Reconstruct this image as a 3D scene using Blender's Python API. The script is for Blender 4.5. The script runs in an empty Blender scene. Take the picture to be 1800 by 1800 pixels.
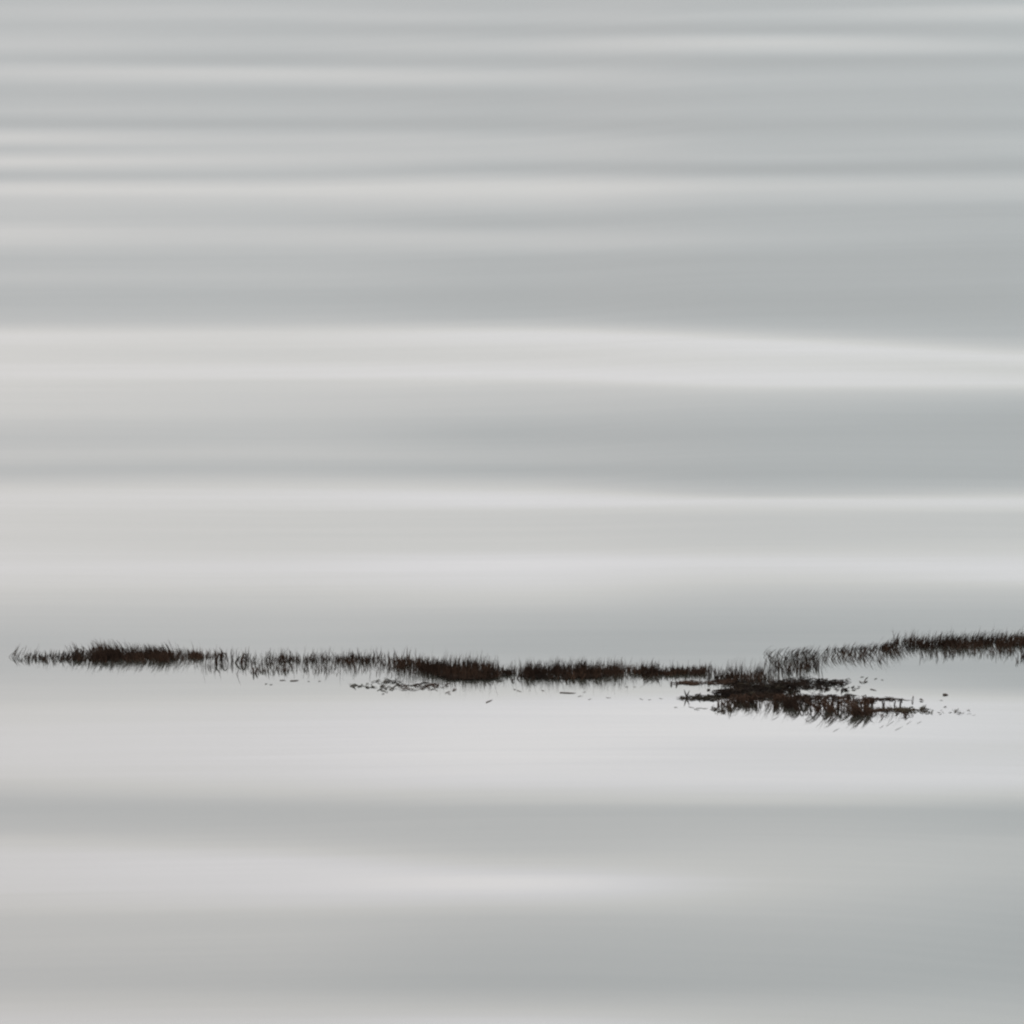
import bpy, math, random
import numpy as np
from mathutils import Vector
random.seed(7)
rng = np.random.default_rng(7)
scene = bpy.context.scene
col = scene.collection

# ------------------------------------------------------------------ camera
FOV, PITCH, CAMH = math.radians(7.0), math.radians(17.0), 7.1
FPX = 900.0 / math.tan(FOV / 2)          # focal length in photo pixels (1800 px wide)
cd = bpy.data.cameras.new('camera')
cam = bpy.data.objects.new('camera', cd)
col.objects.link(cam)
cam.location = (0, 0, CAMH)
cam.rotation_euler = (math.pi / 2 - PITCH, 0, 0)
cd.sensor_fit = 'HORIZONTAL'
cd.angle = FOV
cd.clip_start, cd.clip_end = 0.5, 20000
cd.dof.use_dof = True
cd.dof.focus_distance = 22.9          # on the tangled heap
cd.dof.aperture_fstop = 4.5
scene.camera = cam

# ------------------------------------------------------------------ sky
SUN_EL, SUN_AZ = math.radians(48), math.radians(-62)      # azimuth from +Y, negative = left
w = bpy.data.worlds.new('World')
scene.world = w
w.use_nodes = True
nt = w.node_tree
nt.nodes.clear()
N = nt.nodes.new
L = nt.links.new
out = N('ShaderNodeOutputWorld')
bg = N('ShaderNodeBackground')
bg.inputs['Strength'].default_value = 0.10
L(bg.outputs[0], out.inputs[0])
sky = N('ShaderNodeTexSky')
sky.sky_type = 'NISHITA'
sky.sun_disc = False
sky.sun_elevation = SUN_EL
sky.sun_rotation = SUN_AZ
sky.dust_density = 4.0
sky.air_density = 1.2
tc = N('ShaderNodeTexCoord')
sep = N('ShaderNodeSeparateXYZ')
L(tc.outputs['Generated'], sep.inputs[0])
# overcast layer: even grey, a little cooler low down, a little warmer round the hidden sun
rampz = N('ShaderNodeValToRGB')
L(sep.outputs['Z'], rampz.inputs[0])
cr = rampz.color_ramp
cr.elements[0].position = 0.0
cr.elements[0].color = (0.806, 0.797, 0.800, 1)
cr.elements[1].position = 1.0
cr.elements[1].color = (0.79, 0.81, 0.825, 1)
for p_, c_ in ((0.17, (0.806, 0.797, 0.801)), (0.205, (0.802, 0.800, 0.818)), (0.255, (0.805, 0.806, 0.792)), (0.30, (0.796, 0.806, 0.803)), (0.38, (0.776, 0.806, 0.817))):
    e = cr.elements.new(p_); e.color = (*c_, 1)
dot = N('ShaderNodeVectorMath'); dot.operation = 'DOT_PRODUCT'
L(tc.outputs['Generated'], dot.inputs[0])
dot.inputs[1].default_value = (math.sin(SUN_AZ), math.cos(SUN_AZ), 0.0)
mr = N('ShaderNodeMapRange'); mr.interpolation_type = 'SMOOTHSTEP'
mr.inputs['From Min'].default_value = 0.0
mr.inputs['From Max'].default_value = 1.0
L(dot.outputs['Value'], mr.inputs['Value'])
tint = N('ShaderNodeMix'); tint.data_type = 'RGBA'
tint.inputs['A'].default_value = (0.928, 1.003, 1.012, 1)
tint.inputs['B'].default_value = (1.105, 0.990, 0.955, 1)
L(mr.outputs[0], tint.inputs['Factor'])
mul = N('ShaderNodeMix'); mul.data_type = 'RGBA'; mul.blend_type = 'MULTIPLY'
mul.inputs['Factor'].default_value = 1.0
L(rampz.outputs[0], mul.inputs['A'])
L(tint.outputs['Result'], mul.inputs['B'])
# soft cloud structure
mp = N('ShaderNodeMapping'); mp.inputs['Scale'].default_value = (1.2, 1.2, 5.0)
L(tc.outputs['Generated'], mp.inputs[0])
nz = N('ShaderNodeTexNoise'); nz.inputs['Scale'].default_value = 1.6
nz.inputs['Detail'].default_value = 3
L(mp.outputs[0], nz.inputs['Vector'])
mr2 = N('ShaderNodeMapRange')
mr2.inputs['To Min'].default_value = 9.4
mr2.inputs['To Max'].default_value = 10.6
L(nz.outputs['Fac'], mr2.inputs['Value'])
sc = N('ShaderNodeVectorMath'); sc.operation = 'SCALE'
L(mul.outputs['Result'], sc.inputs[0])
L(mr2.outputs[0], sc.inputs['Scale'])
mix = N('ShaderNodeMix'); mix.data_type = 'RGBA'
mix.inputs['Factor'].default_value = 0.93
L(sky.outputs[0], mix.inputs['A'])
L(sc.outputs[0], mix.inputs['B'])
L(mix.outputs['Result'], bg.inputs['Color'])

sd = bpy.data.lights.new('sun', 'SUN')
sd.energy = 0.6
sd.angle = math.radians(25)
sd.color = (1.0, 0.96, 0.90)
so = bpy.data.objects.new('sun', sd)
col.objects.link(so)
sdir = Vector((math.sin(SUN_AZ) * math.cos(SUN_EL), math.cos(SUN_AZ) * math.cos(SUN_EL), math.sin(SUN_EL)))
so.rotation_euler = sdir.to_track_quat('Z', 'Y').to_euler()
so.location = (0, 0, 30)

scene.view_settings.view_transform = 'Standard'
scene.view_settings.look = 'None'
scene.view_settings.gamma = 1
scene.view_settings.exposure = 1.915
scene.render.engine = 'CYCLES'
scene.cycles.filter_width = 2.4

# ------------------------------------------------------------------ helpers
cp, sp = math.cos(PITCH), math.sin(PITCH)

def ground(px, py, z=0.0):
    """photo pixel -> point on the water plane"""
    u, v = (px - 900) / FPX, (py - 900) / FPX
    dz = -sp - v * cp
    dy = cp - v * sp
    t = (z - CAMH) / dz
    return Vector((u * t, dy * t, z))

def project(X, Y):
    zc = Y * cp + CAMH * sp
    return 900 + FPX * X / zc, 900 + FPX * (CAMH * cp - Y * sp) / zc

def mpp(py):
    g = ground(900, py)
    return math.sqrt(g.y ** 2 + CAMH ** 2) / FPX

def tag(o, label=None, cat=None, group=None, kind=None):
    if label: o['label'] = label
    if cat: o['category'] = cat
    if group: o['group'] = group
    if kind: o['kind'] = kind
    return o

# ------------------------------------------------------------------ water
# brightness of the low waves read off the photograph: each row is one wave crest or trough followed
# across the frame, (photo row, grey level) at the columns 0, 450, 900, 1350, 1800.  The grey level is
# turned into the slope the water must have there to mirror that much of the even sky.
COLS = np.array([0, 450, 900, 1350, 1800.])
WAVES = [
 ((-40,189),(-40,189),(-40,188),(-40,188),(-40,188)),
 ((0,187),(0,187),(8,186),(6,186),(2,187)),
 ((22,192),(24,194),(34,190),(28,191),(18,200)),
 ((46,188),(45,186),(52,183),(52,182),(50,184)),
 ((80,195),(80,192),(80,195),(75,203),(83,193)),
 ((104,187),(107,183),(107,184),(106,181),(106,181)),
 ((126,197),(129,202),(135,197),(137,188),(130,187)),
 ((160,185),(160,184),(168,182),(170,183),(170,182)),
 ((195,190),(197,188),(198,184),(198,184),(198,184)),
 ((214,183),(216,181),(218,180),(218,180),(216,179)),
 ((243,203),(245,195),(250,193),(252,186),(254,188)),
 ((261,190),(260,193),(262,193),(264,187),(264,187)),
 ((285,205),(280,199),(272,192),(275,187),(275,183)),
 ((308,187),(307,188),(295,183),(297,178),(291,178)),
 ((332,207),(334,206),(330,206),(328,198),(327,194)),
 ((352,197),(354,197),(352,198),(348,191),(344,190)),
 ((384,193),(386,190),(393,181),(376,182),(366,180)),
 ((406,202),(410,196),(422,194),(420,186),(400,181)),
 ((462,186),(462,186),(458,180),(456,177),(450,176)),
 ((485,190),(487,188),(488,181),(486,178),(485,177)),
 ((520,183),(520,182),(522,177),(528,175),(520,174)),
 ((556,187),(556,187),(556,183),(570,184),(592,184)),
 ((574,198),(574,198),(574,199),(591,202),(612,198)),
 ((589,211),(589,209),(586,214),(604,215),(630,212)),
 ((620,206),(622,204),(625,205),(634,210),(648,204)),
 ((656,211),(657,212),(658,214),(673,212),(674,210)),
 ((676,205),(676,202),(676,200),(690,196),(690,192)),
 ((715,202),(718,197),(720,190),(722,184),(712,181)),
 ((776,190),(770,189),(766,179),(766,177),(762,174)),
 ((800,194),(798,193),(806,185),(796,179),(792,177)),
 ((830,187),(822,185),(826,179),(828,176),(834,175)),
 ((849,197),(847,197),(851,196),(868,194),(867,195)),
 ((870,207),(870,210),(879,214),(881,210),(881,210)),
 ((912,203),(912,201),(908,199),(912,195),(912,193)),
 ((962,204),(962,202),(966,203),(962,199),(955,198)),
 ((1002,208),(1000,209),(990,215),(988,211),(1006,211)),
 ((1045,197),(1045,197),(1043,200),(1043,189),(1040,192)),
 ((1096,186),(1096,186),(1092,182),(1092,177),(1088,177)),
 ((1128,181),(1132,182),(1134,176),(1128,174),(1130,176)),
 ((1172,183),(1172,186),(1170,180),(1172,178),(1176,172)),
 ((1200,188),(1200,189),(1200,190),(1200,190),(1200,176)),
 ((1240,197),(1240,201),(1240,209),(1240,213),(1240,204)),
 ((1280,203),(1280,206),(1280,213),(1280,214),(1280,206)),
 ((1320,204),(1320,206),(1322,213),(1322,207),(1320,202)),
 ((1360,199),(1362,203),(1362,210),(1366,209),(1364,207)),
 ((1400,184),(1400,189),(1402,193),(1402,196),(1402,190)),
 ((1424,178),(1424,179),(1426,180),(1428,180),(1428,176)),
 ((1450,182),(1452,182),(1454,181),(1454,182),(1454,177)),
 ((1482,195),(1484,191),(1492,184),(1484,187),(1480,184)),
 ((1512,202),(1518,206),(1528,200),(1526,191),(1524,184)),
 ((1546,201),(1550,205),(1550,213),(1550,193),(1550,180)),
 ((1580,196),(1580,200),(1576,201),(1580,188),(1580,179)),
 ((1620,186),(1620,186),(1616,182),(1620,180),(1620,173)),
 ((1664,185),(1664,183),(1664,176),(1664,176),(1664,171)),
 ((1722,181),(1726,178),(1724,172),(1724,173),(1716,171)),
 ((1762,189),(1762,187),(1762,183),(1762,181),(1762,178)),
 ((1800,196),(1800,196),(1800,200),(1800,188),(1800,182)),
 ((1850,198),(1850,198),(1850,199),(1850,190),(1850,184)),
]
WV = np.array(WAVES, float)                      # rows, cols, 2
CORR = np.array([[-1,-2,-2,-2,-2],[-1,-2,-2,-2,-2],[-2,-1,-1,0,3],[-2,-3,-3,-3,-2],[-1,-2,-2,2,-2],[-3,-4,-3,-2,0],[-1,1,-2,-1,-1],[-3,-3,-3,-1,-1],[-1,-1,-1,0,0],[-4,-2,-3,-1,-1],[1,-2,-1,-2,0],[-5,-2,-2,-2,-1],[2,0,-1,0,-1],[-5,-3,-3,-2,-1],[0,1,1,1,1],[-1,-1,0,-1,0],[-2,-3,-2,-2,-2],[0,-1,0,-1,0],[-3,-3,-2,-1,-1],[-3,-2,-2,-1,0],[-2,-2,-2,-1,0],[-3,-2,-3,-3,-2],[-3,-2,-1,-1,-2],[0,0,0,0,1],[-1,-1,0,-1,0],[-1,0,0,2,1],[-1,-1,0,0,1],[0,0,0,-1,-2],[-2,-1,-3,-2,-1],[-1,0,-1,-1,-1],[-3,-2,-3,-2,-1],[-1,0,-1,-5,-1],[-1,-1,0,0,0],[-1,-1,-1,-1,0],[-1,-1,-1,-2,0],[-2,-1,-1,-1,1],[0,0,1,1,0],[-1,-1,-1,-2,-1],[-2,-1,-2,-2,-2],[-2,0,-1,-1,-1],[-2,-1,-2,-2,-4],[-2,-2,-1,-1,0],[-2,-1,-1,-1,-1],[-2,-1,-1,-1,0],[-1,-1,-1,-1,-1],[-2,0,0,0,0],[-2,-3,-2,-2,-3],[-2,-2,0,1,-3],[-1,-1,0,-1,-1],[-3,-2,-1,-1,-2],[-2,-1,0,0,-1],[-2,-2,-1,-1,-4],[-1,-1,0,0,-3],[-2,0,-1,-2,-3],[-2,-1,-2,-3,-3],[-2,-1,-1,-1,-3],[-1,-1,-1,0,-3],[-1,-1,-1,0,-3]], float)   #CORR#

def pchip(x, y, q):
    """monotone cubic through (x, y) at q; x ascending"""
    h = np.diff(x); d = np.diff(y) / h
    m = np.zeros_like(y)
    w1 = 2 * h[1:] + h[:-1]; w2 = h[1:] + 2 * h[:-1]
    ok = d[1:] * d[:-1] > 0
    with np.errstate(divide='ignore', invalid='ignore'):
        mm = (w1 + w2) / (w1 / d[:-1] + w2 / d[1:])
    m[1:-1] = np.where(ok, mm, 0)
    m[0], m[-1] = d[0], d[-1]
    q = np.clip(q, x[0], x[-1])
    i = np.clip(np.searchsorted(x, q) - 1, 0, len(x) - 2)
    t = (q - x[i]) / h[i]
    t2, t3 = t * t, t * t * t
    return ((2*t3 - 3*t2 + 1) * y[i] + (t3 - 2*t2 + t) * h[i] * m[i]
            + (-2*t3 + 3*t2) * y[i+1] + (t3 - t2) * h[i] * m[i+1])

def refl(g, n=1.333):
    """unpolarised mirror reflectance of water at grazing angle g (radians)"""
    c = np.sin(g); s = np.sqrt(1 - (np.cos(g) / n) ** 2)
    return .5 * (((c - n*s) / (c + n*s)) ** 2 + ((s - n*c) / (s + n*c)) ** 2)

GAIN, BODY = 2.9, 0.010       # photo grey per unit of mirrored sky; light scattered back by the water
GR = np.radians(np.linspace(6, 32, 1500))
LR = refl(GR) + (1 - refl(GR)) * BODY            # falls with the grazing angle

# grid: rows spaced finer near the camera, columns even, then stretching to the horizon
def build_rows():
    ys = [9.0]
    while ys[-1] < 42:
        y = ys[-1]
        ys.append(y + 0.010 * (y / 20.0) ** 2 + 0.002)
    step = ys[-1] - ys[-2]
    while ys[-1] < 4000:
        step *= 1.15
        ys.append(ys[-1] + step)
    y, step = 9.0, 0.02
    lo = []
    while y > -800:
        step *= 1.25
        y -= step
        lo.append(y)
    return np.array(lo[::-1] + ys)
YS = build_rows()
xs = list(np.arange(0, 3.0, 0.05))
stp = 0.05
while xs[-1] < 3000:
    stp *= 1.18
    xs.append(xs[-1] + stp)
XS = np.array([-x for x in xs[:0:-1]] + xs)
nx, ny = len(XS), len(YS)

srgb2lin = lambda v: np.where(v <= 0.04045, v / 12.92, ((v + 0.055) / 1.055) ** 2.4)
TAB_Q = np.linspace(-700, 2500, 161)
tabY = np.array([pchip(COLS, WV[k, :, 0], np.clip(TAB_Q, 0, 1800)) for k in range(len(WAVES))])
tabV = np.array([pchip(COLS, WV[k, :, 1] + CORR[k], np.clip(TAB_Q, 0, 1800)) for k in range(len(WAVES))])
py_list = np.arange(-40, 1851, 1.0)
field = np.array([pchip(tabY[:, j], tabV[:, j], py_list) for j in range(len(TAB_Q))])   # q, py
fade = np.exp(-np.clip(np.abs(XS) - 4, 0, None) / 4.0)
damp = np.exp(-np.clip(np.maximum(YS - 36, 10 - YS), 0, None) / 12.0)
dy = np.diff(YS)
ib = np.searchsorted(YS, ground(900, 1185).y)
inr = np.where((YS > 6) & (YS < 60))[0]
Z = np.zeros((ny, nx))
for it_ in range(6):                              # heights move the waves a little in the picture: settle
    slope = np.zeros((ny, nx))
    Yg = YS[inr][:, None]; Xg = XS[None, :]; Zg = Z[inr]
    hh = CAMH - Zg
    zc = Yg * cp + hh * sp
    px = np.clip(900 + FPX * Xg / zc, -700, 2499.9)
    py = 900 + FPX * (hh * cp - Yg * sp) / zc
    r = np.clip(py, -40, 1849.9) + 40
    r0 = r.astype(int); fr = r - r0
    q = (px + 700) / 20.0
    q0 = q.astype(int); fq = q - q0
    g = ((field[q0, r0] * (1 - fr) + field[q0, r0 + 1] * fr) * (1 - fq)
         + (field[q0 + 1, r0] * (1 - fr) + field[q0 + 1, r0 + 1] * fr) * fq)
    want = np.interp(-srgb2lin(g / 255.0) / GAIN, -LR, GR)      # grazing angle that mirrors this much
    s = want - np.arctan2(hh, Yg)
    out_ = np.maximum(0, np.maximum(py - 1850, -40 - py))
    k = np.exp(-(out_ / 160.0) ** 2)
    # outside the frame the sheet goes over into an ordinary wave train
    free = 0.030 * np.sin(2 * math.pi * (Yg / 1.15 + 0.12 * np.sin(Xg * .9))) + 0.018 * np.sin(2 * math.pi * (Yg / 0.62 + Xg * .05) + 1.3)
    free = free * np.exp(-np.maximum(0, Yg - 34) / 8.0) * np.exp(-np.maximum(0, 12 - Yg) / 3.0)
    slope[inr] = k * np.tan(s) + (1 - k) * free
    slope *= fade[None, :]
    Z = np.zeros((ny, nx))
    Z[1:] = np.cumsum(0.5 * (slope[1:] + slope[:-1]) * dy[:, None], axis=0)
    Z -= Z[ib][None, :]
    Z *= damp[:, None]
vis = (YS > 18) & (YS < 30)
print('water z range', Z[vis][:, np.abs(XS) < 2].min(), Z[vis][:, np.abs(XS) < 2].max(), 'slope deg', np.degrees(slope[vis]).min(), np.degrees(slope[vis]).max(), np.degrees(slope[vis]).mean())

def water_z(x, y):
    i = int(np.clip(np.searchsorted(YS, y), 1, ny - 1)); j = int(np.clip(np.searchsorted(XS, x), 1, nx - 1))
    fy = (y - YS[i-1]) / (YS[i] - YS[i-1]); fx = (x - XS[j-1]) / (XS[j] - XS[j-1])
    return float((Z[i-1, j-1]*(1-fx) + Z[i-1, j]*fx)*(1-fy) + (Z[i, j-1]*(1-fx) + Z[i, j]*fx)*fy)

co = np.empty((ny, nx, 3))
co[..., 0] = XS[None, :]; co[..., 1] = YS[:, None]; co[..., 2] = Z
idx = np.arange(ny * nx).reshape(ny, nx)
quads = np.stack([idx[:-1, :-1], idx[:-1, 1:], idx[1:, 1:], idx[1:, :-1]], -1).reshape(-1, 4)
me = bpy.data.meshes.new('water')
me.vertices.add(ny * nx)
me.vertices.foreach_set('co', co.ravel())
me.loops.add(quads.size)
me.loops.foreach_set('vertex_index', quads.ravel().astype(np.int32))
me.polygons.add(len(quads))
me.polygons.foreach_set('loop_start', np.arange(0, quads.size, 4, dtype=np.int32))
me.polygons.foreach_set('loop_total', np.full(len(quads), 4, np.int32))
me.update(calc_edges=True)
me.polygons.foreach_set('use_smooth', np.ones(len(quads), bool))
water = bpy.data.objects.new('water', me)
col.objects.link(water)
tag(water, 'calm grey water in long low waves mirroring an overcast sky', 'water', kind='structure')

def material(name):
    m = bpy.data.materials.new(name)
    m.use_nodes = True
    return m, m.node_tree, m.node_tree.nodes['Principled BSDF']

mw, t, b = material('still_grey_water')
b.inputs['Base Color'].default_value = (0.011, 0.0105, 0.0088, 1)
b.inputs['Roughness'].default_value = 0.05
b.inputs['IOR'].default_value = 1.333
# faint stretched ripple so that no streak is perfectly even
tcw = t.nodes.new('ShaderNodeTexCoord')
mpw = t.nodes.new('ShaderNodeMapping'); mpw.inputs['Scale'].default_value = (0.35, 5.0, 1.0)
nzw = t.nodes.new('ShaderNodeTexNoise'); nzw.inputs['Scale'].default_value = 1.0; nzw.inputs['Detail'].default_value = 3.0
bpw = t.nodes.new('ShaderNodeBump'); bpw.inputs['Strength'].default_value = 0.2; bpw.inputs['Distance'].default_value = 0.004
t.links.new(tcw.outputs['Object'], mpw.inputs[0]); t.links.new(mpw.outputs[0], nzw.inputs['Vector'])
t.links.new(nzw.outputs['Fac'], bpw.inputs['Height']); t.links.new(bpw.outputs[0], b.inputs['Normal'])
me.materials.append(mw)
#WATERONLY

# ------------------------------------------------------------------ weed
def weed_material(name, c1, c2, rough=0.8):
    m, t, b = material(name)
    tc_ = t.nodes.new('ShaderNodeTexCoord')
    n_ = t.nodes.new('ShaderNodeTexNoise'); n_.inputs['Scale'].default_value = 9.0; n_.inputs['Detail'].default_value = 3
    r_ = t.nodes.new('ShaderNodeValToRGB')
    r_.color_ramp.elements[0].position = 0.35; r_.color_ramp.elements[0].color = (*c1, 1)
    r_.color_ramp.elements[1].position = 0.70; r_.color_ramp.elements[1].color = (*c2, 1)
    t.links.new(tc_.outputs['Object'], n_.inputs['Vector'])
    t.links.new(n_.outputs['Fac'], r_.inputs[0]); t.links.new(r_.outputs[0], b.inputs['Base Color'])
    b.inputs['Roughness'].default_value = rough
    b.inputs['Specular IOR Level'].default_value = 0.04
    return m
M_blade = weed_material('wet_brown_blade', (0.0085, 0.0047, 0.0033), (0.030, 0.0162, 0.0105))
M_dark = weed_material('wet_black_strand', (0.0032, 0.0018, 0.0012), (0.012, 0.0066, 0.0042))
M_olive = weed_material('wet_olive_strand', (0.008, 0.006, 0.004), (0.026, 0.019, 0.012))
M_foam = weed_material('foam', (0.75, 0.75, 0.75), (0.85, 0.85, 0.85))

class Buf:
    def __init__(self): self.v = []; self.f = []
    def ribbon(self, pts, wid, thick=0.35, side=None):
        """a leaf: lens-like three-sided section along pts, tapering to the tip"""
        n = len(pts)
        base = len(self.v)
        for k, p in enumerate(pts):
            a = pts[max(k - 1, 0)]; c = pts[min(k + 1, n - 1)]
            tv = (c - a)
            if tv.length < 1e-9: tv = Vector((0, 0, 1))
            tv.normalize()
            s_ = side if side is not None else Vector((1, 0.15, 0))
            b1 = s_ - tv * s_.dot(tv)
            if b1.length < 0.40:
                s2 = Vector((0, 0.3, 1)); b1 = s2 - tv * s2.dot(tv)
            b1.normalize(); b2 = tv.cross(b1)
            f = k / (n - 1)
            r = wid * 0.5 * (1.0 if f < 0.55 else max(0.12, 1 - ((f - 0.55) / 0.45) ** 1.6 * 0.9))
            self.v += [p - b1 * r, p + b1 * r, p + b2 * r * thick * 2]
        for k in range(n - 1):
            o = base + 3 * k
            for q in range(3):
                q2 = (q + 1) % 3
                self.f.append((o + q, o + q2, o + 3 + q2, o + 3 + q))
        self.f.append((base + 2, base + 1, base)); o = base + 3 * (n - 1); self.f.append((o, o + 1, o + 2))
    def build(self, name, mat, parent, origin):
        m = bpy.data.meshes.new(name)
        m.from_pydata([v - origin for v in self.v], [], self.f)
        m.materials.append(mat)
        m.polygons.foreach_set('use_smooth', np.ones(len(m.polygons), bool))
        o = bpy.data.objects.new(name, m)
        col.objects.link(o)
        if parent is not None: o.parent = parent
        else: o.location = origin
        return o

U = random.uniform
G = random.gauss

def blade_pts(px, py, h, lean=0.0, curl=0.0, depth=0.0, n=5):
    """an upright leaf rooted at photo pixel (px, py) on the water; h and lean in photo pixels per its height"""
    g = ground(px, py)
    z0 = water_z(g.x, g.y)
    k = mpp(py)
    hm = h * k / math.cos(math.atan2(CAMH, g.y))
    pts = [Vector((g.x - lean * .012, g.y, z0 - 0.012))]
    for i in range(n):
        t_ = i / (n - 1)
        x = g.x + hm * (lean * t_ + curl * t_ * t_)
        z = z0 + hm * (t_ - 0.35 * abs(curl) * t_ ** 3)
        y = g.y + hm * depth * t_ * t_
        pts.append(Vector((x, y, z)))
    return pts

def arch_pts(px0, py0, px1, py1, h, n=7, skew=0.0):
    """a leaf that leaves the water at one pixel, arches over and dips in at another"""
    a, c = ground(px0, py0), ground(px1, py1)
    k = mpp(py0); hm = h * k
    za, zc = water_z(a.x, a.y), water_z(c.x, c.y)
    pts = []
    for i in range(n):
        t_ = i / (n - 1)
        p = a.lerp(c, t_)
        s_ = (4 * t_ * (1 - t_)) ** 0.7
        p.z = za * (1 - t_) + zc * t_ + hm * s_ - 0.006 * (1 - s_)
        p.x += skew * k * s_
        pts.append(p)
    return pts

def strand_pts(px0, py0, px1, py1, z0=1.0, z1=1.0, wob=1.5, n=7):
    """a leaf lying along the surface, z in pixels above the water"""
    pts = []
    ph = U(0, 6)
    fq = U(2, 6)
    for i in range(n):
        t_ = i / (n - 1)
        px = px0 + (px1 - px0) * t_ + G(0, wob * .5)
        py = py0 + (py1 - py0) * t_ + wob * math.sin(ph + fq * t_) + G(0, wob * .25)
        g = ground(px, py); k = mpp(py)
        g.z = water_z(g.x, g.y) + k * max(0.1, z0 + (z1 - z0) * t_ + G(0, .3 * min(1, z0)))
        pts.append(g)
    return pts

def empty(name, px, py):
    o = bpy.data.objects.new(name, None)
    g = ground(px, py); g.z = water_z(g.x, g.y)
    o.location = g
    o.empty_display_size = 0.1
    col.objects.link(o)
    return o, g

NAME_BLADE = 'blade'
def clump(label, cx, cy, gens, singles, group='weed clumps breaking the surface', cat='water weed', name='weed_clump', extra=None):
    """gens: list of (count, fn) where fn() -> (pts, width, kind); the longest become parts, the rest one mass"""
    root, g = empty(name, cx, cy)
    tag(root, label, cat, group)
    items = []
    for cnt, fn in gens:
        for _ in range(cnt):
            r = fn()
            if r: items.append(r)
    def ext(it): 
        p = it[0]; return (p[-1] - p[0]).length + (p[len(p)//2] - p[0]).length
    items.sort(key=ext, reverse=True)
    singles = min(singles, len(items))
    for pts, wd, mt in items[:singles]:
        bf = Buf(); bf.ribbon(pts, wd)
        bf.build(NAME_BLADE if mt is M_blade else 'strand', mt, root, g)
    mats = {}
    for pts, wd, mt in items[singles:]:
        mats.setdefault(mt.name, (mt, Buf()))[1].ribbon(pts, wd)
    for mt, bf in mats.values():
        tag(bf.build('blade_mass' if mt is M_blade else 'strand_mass', mt, root, g), kind='stuff')
    return root

_H = np.random.default_rng(3).random((256, 256))
def vn(x, y):
    """value noise, 0..1"""
    i, j = math.floor(x), math.floor(y); u, v = x - i, y - j
    u, v = u*u*(3 - 2*u), v*v*(3 - 2*v)
    h = lambda a, b_: _H[a % 256, b_ % 256]
    return (h(i, j)*(1-u) + h(i+1, j)*u)*(1-v) + (h(i, j+1)*(1-u) + h(i+1, j+1)*u)*v

def patch(x, y, sx=11.0, sy=7.0):
    return 0.6 * vn(x / sx + 7, y / sy) + 0.4 * vn(x / (sx*.37), y / (sy*.6) + 31)

def band(x0, x1, ya, yb, h0, h1, lean, ls=0.10, curl=0.12, wd=(0.0008, 0.0020), pw=1.0, mat=None, depth=0.3, dens=None, gap=0.36, sx=19.0):
    """leaves over the strip between x0 and x1; ya(x), yb(x) are its far and near edges; grown in patches"""
    def fn():
        for _ in range(12):
            x = x0 + (x1 - x0) * min(max(random.random() + G(0, .02), -.03), 1.03)
            fa = ya(x) if callable(ya) else ya
            fb = yb(x) if callable(yb) else yb
            y = fa + (fb - fa) * min(max(G(.52, .27), -.12), 1.15)
            p = max(.08, (patch(x, y, sx) - gap) * 1.3 + .25)
            u_ = (x - x0) / (x1 - x0)
            p *= max(.03, min(1, .1 + u_ / .14, .1 + (1 - u_) / .14))
            if dens is not None: p *= dens((x - x0) / (x1 - x0))
            if random.random() < p: break
        else:
            return None
        h = h0 + (h1 - h0) * random.random() ** 2.2
        return blade_pts(x, y, h, G(lean, ls), G(0, curl) + lean * .5, U(-depth, depth)), U(*wd) * (1 - .45 * min(1, max(0, h - 10) / 18)), mat or M_blade
    return fn

def haze_of(x0, x1, ya, yb, h0, h1, lean):
    """hair-thin leaves that feather the edge of a clump"""
    return band(x0, x1, ya, yb, h0, h1, lean, ls=.1, curl=.08, wd=(.0005, .0010), gap=.2, sx=30)

def tufts(x0, x1, n, yl, hl, lean, per=(5, 12), spread=2.4, wd=(.0009, .0024), mat=None):
    out_l = []
    for _ in range(n):
        x = U(x0, x1); y = yl(x) + G(0, 3.2); h = hl(x) * U(.6, 1.15); ln = G(lean, .12)
        for _k in range(random.randint(*per)):
            out_l.append((blade_pts(x + G(0, spread), y + G(0, 2.5), h * U(.5, 1.1), ln + G(0, .05), ln * .8 + G(0, .06), U(-.2, .2)), U(*wd), mat or M_blade))
    it = iter(out_l)
    return len(out_l), (lambda: next(it))

def mat_band(x0, x1, ya, yb, l0, l1, zmax=4, tilt=0.12, wd=(0.0014, 0.0036), mat=None, wob=1.2, gap=0.33, taper=True):
    def fn():
        for _ in range(12):
            t_ = random.random()
            x = x0 + (x1 - x0) * t_
            fa = ya(x) if callable(ya) else ya
            fb = yb(x) if callable(yb) else yb
            y = fa + (fb - fa) * min(max(G(.5, .25), -.1), 1.1)
            if random.random() < max(.04, (patch(x, y, 14, 5) - gap) * 1.7 + .08) * min(1, .15 + t_ / .18, .15 + (1 - t_) / .18): break
        else:
            return None
        ln = l0 + (l1 - l0) * random.random() ** 1.6
        ln *= random.choice((-1, 1))
        return strand_pts(x - ln/2, y - ln/2*G(0, tilt), x + ln/2, y + ln/2*G(0, tilt), U(.3, zmax), U(.3, zmax), wob), U(*wd), mat or M_dark
    return fn

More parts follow.
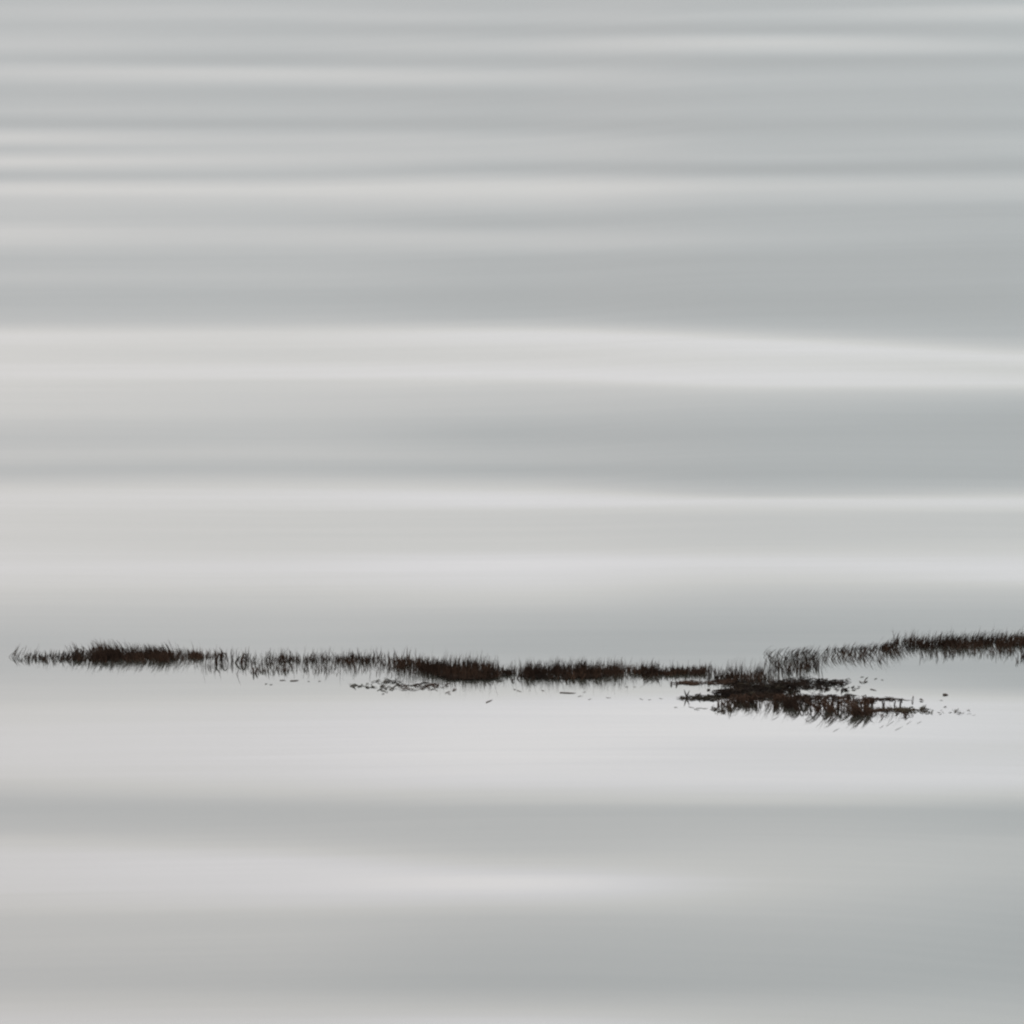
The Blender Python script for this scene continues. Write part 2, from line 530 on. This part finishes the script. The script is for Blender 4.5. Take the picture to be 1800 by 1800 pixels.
def arch_band(x0, x1, ya, yb, s0, s1, h0, h1, wd=(0.002, 0.0042), mat=None, sx=7.0):
    def fn():
        for _ in range(12):
            x = U(x0, x1)
            if random.random() < (vn(x / sx, 5.5) - .3) * 2.5: break
        else:
            return None
        fa = ya(x) if callable(ya) else ya
        fb = yb(x) if callable(yb) else yb
        y = U(fa, fb); s = U(s0, s1) * random.choice((-1, 1))
        return arch_pts(x, y, x + s, y + U(-3, 3), U(h0, h1), skew=G(0, 4)), U(*wd), mat or M_blade
    return fn

def lin(*pts):
    xs_ = [p[0] for p in pts]; ys_ = [p[1] for p in pts]
    return lambda x: float(np.interp(x, xs_, ys_))

bump = lambda u: math.sin(math.pi * min(max(u, 0), 1)) ** 0.6

# -- far left: thin tail, then the dense dark clump
def explicit(lst, mat=None, wd=(.0036, .0052)):
    it = iter(lst)
    def fn():
        p = next(it)
        return p, U(*wd), mat or M_blade
    return fn

clump('sparse thin brown weed tail at the far left end of the bed', 80, 1160,
      [(120, haze_of(20, 190, 1150, 1164, 6, 20, .2)),
       (14, band(12, 46, 1148, 1160, 8, 20, .35, gap=.1, wd=(.0010, .0020))),
       (270, band(34, 196, lin((44, 1153), (175, 1150)), lin((44, 1163), (175, 1164)), 4, 14, .10, gap=.2, wd=(.0012, .0026), dens=lambda u: .30 + .7*u))], 60)
clump('dense dark brown weed clump near the left edge of the picture', 240, 1156,
      [(420, haze_of(130, 360, 1146, 1168, 8, 26, -.25)),
       (240, band(120, 200, lin((138, 1146), (178, 1143)), 1164, 4, 20, -.30)),
       (1250, band(158, 306, lin((168, 1144), (296, 1145)), lin((168, 1163), (296, 1163)), 4, 24, -.28, gap=.36, sx=15)),
       (120, band(160, 300, 1150, 1166, 10, 26, -.25)),
       (250, band(275, 360, lin((285, 1145), (346, 1151)), lin((285, 1164), (346, 1160)), 4, 16, -.2))], 70)
looped = [blade_pts(379, 1166, 20, .05, .35), blade_pts(382, 1168, 14, -.5, .3), arch_pts(424, 1168, 434, 1158, 15), arch_pts(388, 1160, 402, 1166, 16),
          blade_pts(446, 1184, 12, -.1, .1), blade_pts(449, 1183, 10, .3, .1), blade_pts(391, 1160, 20, -.2, .1), blade_pts(414, 1165, 14, .4, .3)]
clump('loose looping weed leaves left of the thin brown band', 430, 1166,
      [(330, haze_of(335, 520, 1150, 1178, 6, 20, .05)),
       (150, band(330, 412, 1148, 1157, 3, 12, -.1)), (len(looped), explicit(looped)),
       (70, band(395, 510, 1154, 1168, 6, 24, .1)), (90, band(438, 515, 1174, 1184, 3, 9, .1)), (40, band(405, 520, 1158, 1182, 6, 18, .1))], 70)
# -- thin brown band
clump('long thin brown weed band left of the middle clump', 610, 1162,
      [(330, haze_of(480, 745, lin((480, 1152), (745, 1162)), lin((480, 1178), (745, 1182)), 8, 26, .0)),
       (420, band(484, 750, lin((498, 1153), (728, 1159)), lin((498, 1164), (728, 1169)), 4, 14, .0)),
       (110, band(500, 735, 1154, 1166, 10, 26, .05)),
       (90, band(505, 735, 1168, 1186, 4, 14, -.15))], 80)
# -- middle clump
clump('black bristling weed clump left of the gap in the middle', 800, 1180,
      [(340, haze_of(690, 886, 1168, 1194, 10, 34, .03)),
       (420, band(690, 812, lin((700, 1164), (800, 1168)), lin((700, 1178), (760, 1184), (800, 1190)), 4, 18, .05)),
       (1150, band(735, 884, lin((752, 1170), (830, 1170), (878, 1180)), lin((752, 1184), (800, 1193), (878, 1192)), 4, 27, .04, gap=.36, sx=15)),
       (150, band(715, 884, 1168, 1184, 12, 34, .03)),
       (260, mat_band(765, 868, lin((765, 1184), (800, 1187), (868, 1187)), lin((765, 1188), (800, 1196), (868, 1194)), 8, 26, 4, gap=.25)),
       (14, arch_band(838, 876, 1186, 1191, 8, 22, 8, 14, mat=M_dark))], 80)
# -- right of the gap
clump('long dark weed clump right of the gap in the middle', 1000, 1184,
      [(430, haze_of(892, 1135, 1174, 1194, 10, 30, .05)),
       (150, band(880, 938, lin((880, 1182), (935, 1176)), lin((880, 1187), (935, 1190)), 4, 24, .05)),
       (1300, band(912, 1095, lin((925, 1180), (985, 1174), (1075, 1176)), lin((925, 1190), (1075, 1190)), 4, 25, .08, gap=.36, sx=15)),
       (240, band(1050, 1142, lin((1065, 1176), (1128, 1179)), lin((1065, 1189), (1128, 1187)), 4, 16, .0)),
       (170, band(895, 1125, 1176, 1188, 12, 30, .05)),
       (150, mat_band(910, 1060, 1187, 1194, 8, 24, 3)),
       (16, band(885, 1060, 1192, 1197, 5, 12, .4, wd=(.003, .005), gap=0))], 80)
clump('flat topped brown weed clump left of the tangled heap', 1180, 1182,
      [(220, haze_of(1125, 1260, 1174, 1190, 6, 22, .05)),
       (200, band(1124, 1158, 1173, 1188, 4, 22, .15)),
       (600, band(1140, 1244, lin((1150, 1179), (1240, 1178)), lin((1150, 1188), (1240, 1187)), 4, 13, .03, curl=.1, gap=.28)),
       (20, band(1130, 1160, 1186, 1198, 6, 14, -.5, gap=0)),
       (26, band(1232, 1254, 1174, 1184, 5, 18, .05, gap=.1))], 60)
clump('upright brown weed stems rising behind the tangled heap', 1310, 1190,
      [(260, haze_of(1245, 1445, lin((1245, 1182), (1445, 1168)), lin((1245, 1198), (1445, 1182)), 10, 34, .06)),
       (350, band(1240, 1376, lin((1252, 1180), (1300, 1186), (1366, 1186)), lin((1252, 1200), (1366, 1204)), 4, 20, .02)),
       (110, band(1270, 1368, 1182, 1196, 12, 34, .05)),
       (80, band(1355, 1445, lin((1360, 1176), (1442, 1164)), lin((1360, 1190), (1442, 1178)), 5, 24, .12, wd=(.0012, .0024)))], 70)
# -- tangled heap: a black core, an upper arm running right, a low arm to the left
fork = [blade_pts(1207, 1229, 15, -.3, 0), blade_pts(1206, 1229, 13, .45, 0), blade_pts(1226, 1229, 9, .4, .2), blade_pts(1229, 1226, 7, .2, .2), blade_pts(1180, 1203, 6, 0, 0), blade_pts(1190, 1203, 7, -.2, 0)]
knobs = [strand_pts(1243, 1219, 1249, 1219, 4, 5, .3, 4), strand_pts(1436, 1201, 1442, 1200, 5, 6, .3, 4), strand_pts(1451, 1211, 1455, 1210, 3, 4, .3, 4), strand_pts(1484, 1214, 1490, 1213, 2, 2, .3, 4), strand_pts(1478, 1216, 1482, 1216, 2, 2, .3, 4)]
clump('black tangled heap of drift weed right of the middle', 1330, 1222,
      [(130, mat_band(1194, 1300, lin((1194, 1199), (1300, 1194)), lin((1194, 1202), (1300, 1204)), 6, 26, 2, mat=M_blade)),
       (460, mat_band(1254, 1376, lin((1262, 1217), (1310, 1209), (1366, 1211)), lin((1262, 1224), (1310, 1233), (1366, 1232)), 10, 36, 6, gap=.12)),
       (120, mat_band(1280, 1400, lin((1280, 1200), (1400, 1199)), lin((1280, 1210), (1400, 1213)), 8, 34, 4, tilt=.22)),
       (170, mat_band(1350, 1494, lin((1350, 1197), (1494, 1197)), lin((1350, 1214), (1440, 1211), (1494, 1203)), 6, 28, 4, gap=.28)),
       (60, mat_band(1380, 1500, lin((1380, 1192), (1500, 1197)), lin((1380, 1200), (1500, 1203)), 3, 12, 4, tilt=.6)),
       (46, mat_band(1400, 1512, 1207, 1217, 3, 9, 2, tilt=.6, gap=.4)),
       (90, mat_band(1190, 1285, lin((1192, 1229), (1280, 1222)), lin((1192, 1232), (1280, 1236)), 5, 26, 2, mat=M_olive)),
       (40, mat_band(1280, 1400, 1200, 1232, 8, 30, 9, tilt=.35, mat=M_olive)),
       (len(fork), explicit(fork)), (len(knobs), explicit(knobs, M_dark, (.007, .009))),
       (50, arch_band(1275, 1400, 1202, 1230, 6, 22, 5, 12, mat=M_dark))], 120,
      group=None, cat='weed heap', name='weed_heap')
clump('drooping brown weed fringe along the near side of the heap', 1440, 1246,
      [(70, mat_band(1320, 1450, lin((1320, 1226), (1440, 1226)), lin((1320, 1236), (1440, 1246)), 6, 24, 5, mat=M_blade)),
       (60, mat_band(1400, 1530, lin((1410, 1224), (1460, 1224), (1522, 1230)), lin((1410, 1242), (1522, 1244)), 6, 22, 6, mat=M_blade, tilt=.2)),
       (60, mat_band(1395, 1505, 1222, 1231, 6, 20, 3)),
       (60, arch_band(1275, 1400, 1232, 1242, 4, 14, 6, 14)),
       (50, arch_band(1385, 1522, lin((1385, 1238), (1522, 1244)), lin((1385, 1248), (1522, 1256)), 3, 11, 10, 22, sx=5.5)),
       tufts(1266, 1400, 16, lin((1266, 1244), (1400, 1248)), lin((1266, 9), (1400, 16)), -.12),
       tufts(1390, 1535, 24, lin((1390, 1250), (1460, 1261), (1540, 1264)), lin((1390, 18), (1460, 28), (1540, 22)), -.32),
       tufts(1490, 1615, 16, lin((1490, 1264), (1615, 1262)), lin((1490, 12), (1615, 6)), -.5, per=(2, 5), wd=(.0012, .0024)),
       (260, haze_of(1275, 1600, lin((1275, 1240), (1600, 1254)), lin((1275, 1256), (1600, 1270)), 8, 24, -.3)),
       tufts(1290, 1480, 10, lin((1290, 1252), (1480, 1272)), lin((1290, 8), (1480, 10)), -.5, per=(1, 4), wd=(.0010, .0018)),
       (60, band(1260, 1286, 1238, 1258, 5, 16, .0)), (40, mat_band(1250, 1288, 1248, 1262, 3, 10, 2, tilt=.5, mat=M_olive))], 130)
ladder = [strand_pts(1516, 1243, 1592, 1243, 12, 11, 1.2, 12), strand_pts(1520, 1243, 1560, 1243, 13, 10, 1, 9), strand_pts(1560, 1243, 1604, 1243, 11, 10, 1, 9),
          strand_pts(1517, 1256, 1566, 1252, .6, .6, 1.2), strand_pts(1560, 1250, 1628, 1252, .5, .5, 1.2), strand_pts(1530, 1257, 1570, 1253, .6, .6, 1)]
ladder += [blade_pts(x, 1243 + U(0, 2), U(10, 14), U(-.15, .15), U(-.2, .2)) for x in (1520, 1527, 1532, 1534, 1552, 1554, 1572, 1582, 1583)]
clump('ladder like weed loops trailing off right of the fringe', 1570, 1246,
      [(len(ladder), explicit(ladder, None, (.0028, .0042))), (60, mat_band(1514, 1538, 1230, 1242, 4, 12, 4, mat=M_blade)),
       (34, mat_band(1536, 1592, 1229, 1234, 3, 10, 2, mat=M_blade, tilt=.4)),
       (130, mat_band(1518, 1640, 1249, 1258, 3, 12, 2, tilt=.4, mat=M_olive, wd=(.002, .004))), (20, band(1500, 1532, 1256, 1272, 5, 14, .5)),
       (40, mat_band(1620, 1715, 1249, 1262, 2, 8, .6, tilt=.5, mat=M_olive, wd=(.0007, .0013)))], 70)
# -- right side
clump('slanting sparse weed stand behind the heap on the right', 1480, 1150,
      [(280, haze_of(1340, 1600, lin((1340, 1156), (1600, 1140)), lin((1340, 1172), (1600, 1158)), 8, 26, .4)),
       (210, band(1380, 1590, lin((1396, 1147), (1560, 1139)), lin((1396, 1153), (1560, 1148)), 4, 14, .45)),
       (70, band(1396, 1562, lin((1400, 1152), (1560, 1146)), lin((1400, 1168), (1560, 1158)), 4, 18, .30, wd=(.0013, .0026))),
       (16, band(1340, 1420, 1146, 1160, 8, 20, .6, gap=.1)),
       (60, band(1340, 1440, 1156, 1174, 6, 20, .2, wd=(.0012, .0024))),
       (26, band(1440, 1560, 1156, 1168, 8, 18, .4, gap=.2))], 70)
clump('dense dark weed clump reaching the right edge of the picture', 1700, 1138,
      [(420, haze_of(1570, 1830, 1128, 1150, 8, 26, .2)),
       (110, band(1550, 1600, lin((1556, 1140), (1600, 1138)), 1152, 5, 22, .3)),
       (1400, band(1566, 1850, lin((1584, 1130), (1700, 1129), (1815, 1129)), lin((1584, 1143), (1700, 1145), (1815, 1139)), 4, 22, .22, gap=.36, sx=15)),
       (150, band(1586, 1818, 1128, 1142, 8, 22, .25)),
       (5, band(1571, 1578, 1136, 1144, 24, 36, .1, gap=0)),
       (140, band(1610, 1790, 1144, 1158, 4, 17, -.12))], 80)
clump('small dark weed tuft cut by the right edge below the clump', 1797, 1158,
      [(90, band(1786, 1818, 1150, 1164, 4, 16, 0, gap=.2))], 30)

# -- floating drift
clump('loose patch of broken leaves floating below the thin brown band', 700, 1206,
      [(16, mat_band(612, 655, 1203, 1210, 4, 13, 1.2, tilt=.4, mat=M_olive, gap=.1)),
       (34, mat_band(650, 716, 1196, 1208, 5, 22, 2, tilt=.4, mat=M_olive, gap=.2)),
       (36, mat_band(706, 772, 1202, 1214, 5, 24, 1.5, tilt=.25, mat=M_blade, gap=.2)),
       (8, mat_band(650, 700, 1210, 1220, 4, 14, 1, tilt=.3, mat=M_olive, gap=0)),
       (10, mat_band(760, 800, 1200, 1220, 4, 12, 1.2, tilt=.4, mat=M_blade, gap=0))], 104,
      group=None, cat='drift weed', name='drift_weed_patch')

def floating(name, label, cat, plist, wd, mat=None, group=None):
    c = plist[0][len(plist[0])//2].copy()
    bf = Buf()
    for p in plist: bf.ribbon(p, wd, .3, Vector((0.3, 1, 0)))
    o = bf.build(name, mat or M_blade, None, c)
    return tag(o, label, cat, group)

floating('floating_stick', 'short straight brown stick floating below the clump right of the gap', 'stick', [strand_pts(984, 1219, 1013, 1220, .3, .3, .2, 6)], .0062)
floating('floating_leaf', 'lone round brown leaf floating right of the ladder like loops', 'leaf', [strand_pts(1658, 1221, 1667, 1221, .3, .3, .3, 5)], .012)
floating('floating_leaf', 'curled dark leaf standing at the right end of the loops', 'leaf', [arch_pts(1603, 1238, 1606, 1226, 6)], .005)
floating('floating_leaf', 'small brown leaf just right of the curled dark leaf', 'leaf', [strand_pts(1617, 1232, 1623, 1234, 2, 1, .3, 5)], .008)
floating('floating_leaf', 'left one of two flat leaves under the thin brown band', 'leaf', [strand_pts(492, 1196, 503, 1197, .3, .3, .4, 5)], .004)
floating('floating_leaf', 'right one of two flat leaves under the thin brown band', 'leaf', [strand_pts(510, 1197, 526, 1197, .3, .3, .5, 6)], .006)
floating('floating_leaf', 'faint slanted leaf alone below the black bristling clump', 'leaf', [strand_pts(854, 1239, 866, 1234, .3, .3, .4, 5)], .0035)
floating('floating_leaf', 'zigzag leaf fragment right of the tip of the heap', 'leaf', [strand_pts(1510, 1198, 1527, 1200, 1, 1, 1.5, 8), strand_pts(1519, 1199, 1526, 1193, 1, 4, .5, 5)], .004)
floating('floating_leaf', 'dark dash of leaf floating past the tip of the heap', 'leaf', [strand_pts(1530, 1212, 1541, 1214, .3, .3, .5, 5)], .005)
ORD = ['first', 'second', 'third', 'fourth', 'fifth', 'sixth', 'seventh', 'eighth', 'ninth', 'tenth']
scraps = [
 ('just left of the two flat leaves', -0.1, .0034, [(468, 1203, 5), (477, 1204, 5)]),
 ('just right of the two flat leaves', -0.1, .0034, [(543, 1198, 3), (562, 1198, 5)]),
 ('left of the floating stick', .2, .0034, [(905, 1213, 4), (913, 1216, 9), (955, 1215, 5)]),
 ('right of the floating stick', -.1, .0024, [(1020, 1226, 8), (1028, 1218, 4), (1037, 1232, 6), (1070, 1229, 9), (1102, 1208, 6), (1116, 1208, 5)]),
 ('left of the low arm of the heap', .1, .0019, [(1128, 1232, 7), (1142, 1233, 6), (1162, 1231, 7)]),
 ('under the low arm of the heap', .1, .0026, [(1188, 1250, 6), (1216, 1250, 10), (1225, 1255, 10), (1230, 1252, 14), (1240, 1253, 10)]),
 ('off the upper right tip of the heap', -.1, .0034, [(1501, 1214, 6), (1508, 1210, 5), (1516, 1190, 6), (1540, 1193, 5), (1551, 1195, 4)]),
 ('beneath the lone round leaf', .1, .0024, [(1655, 1232, 5), (1662, 1244, 4)]),
 ('slanting below the near fringe of the heap', -.75, .0011, [(1363, 1274, 12), (1460, 1284, 9), (1470, 1299, 12), (1550, 1290, 7), (1565, 1283, 14), (1580, 1293, 14), (1598, 1280, 9), (1616, 1279, 9)]),
]
for where, sl0, wd, lst in scraps:
    for n_, (x, y, ln) in enumerate(lst):
        sl = sl0 + U(-.15, .15)
        which = (('left', 'right')[n_] + ' one') if len(lst) == 2 else ORD[n_] + ' from the left'
        floating('weed_scrap', 'tiny weed scrap ' + where + ', ' + which, 'weed scrap',
                 [strand_pts(x - ln/2, y - ln/2*sl, x + ln/2, y + ln/2*sl, .2, .2, .4, 5)], wd, M_olive, 'weed scraps adrift around the bed')
for x, y, s_, which in ((540, 52, 1.0, 'leftmost'), (620, 46, 1.5, 'middle and largest'), (670, 51, 1.1, 'rightmost')):
    floating('foam_fleck', which + ' of three tiny white foam flecks on the far water', 'foam', [strand_pts(x - s_, y, x + s_, y, .6, .6, .1, 4)], .0045 * s_, M_foam, 'foam flecks on the far water')
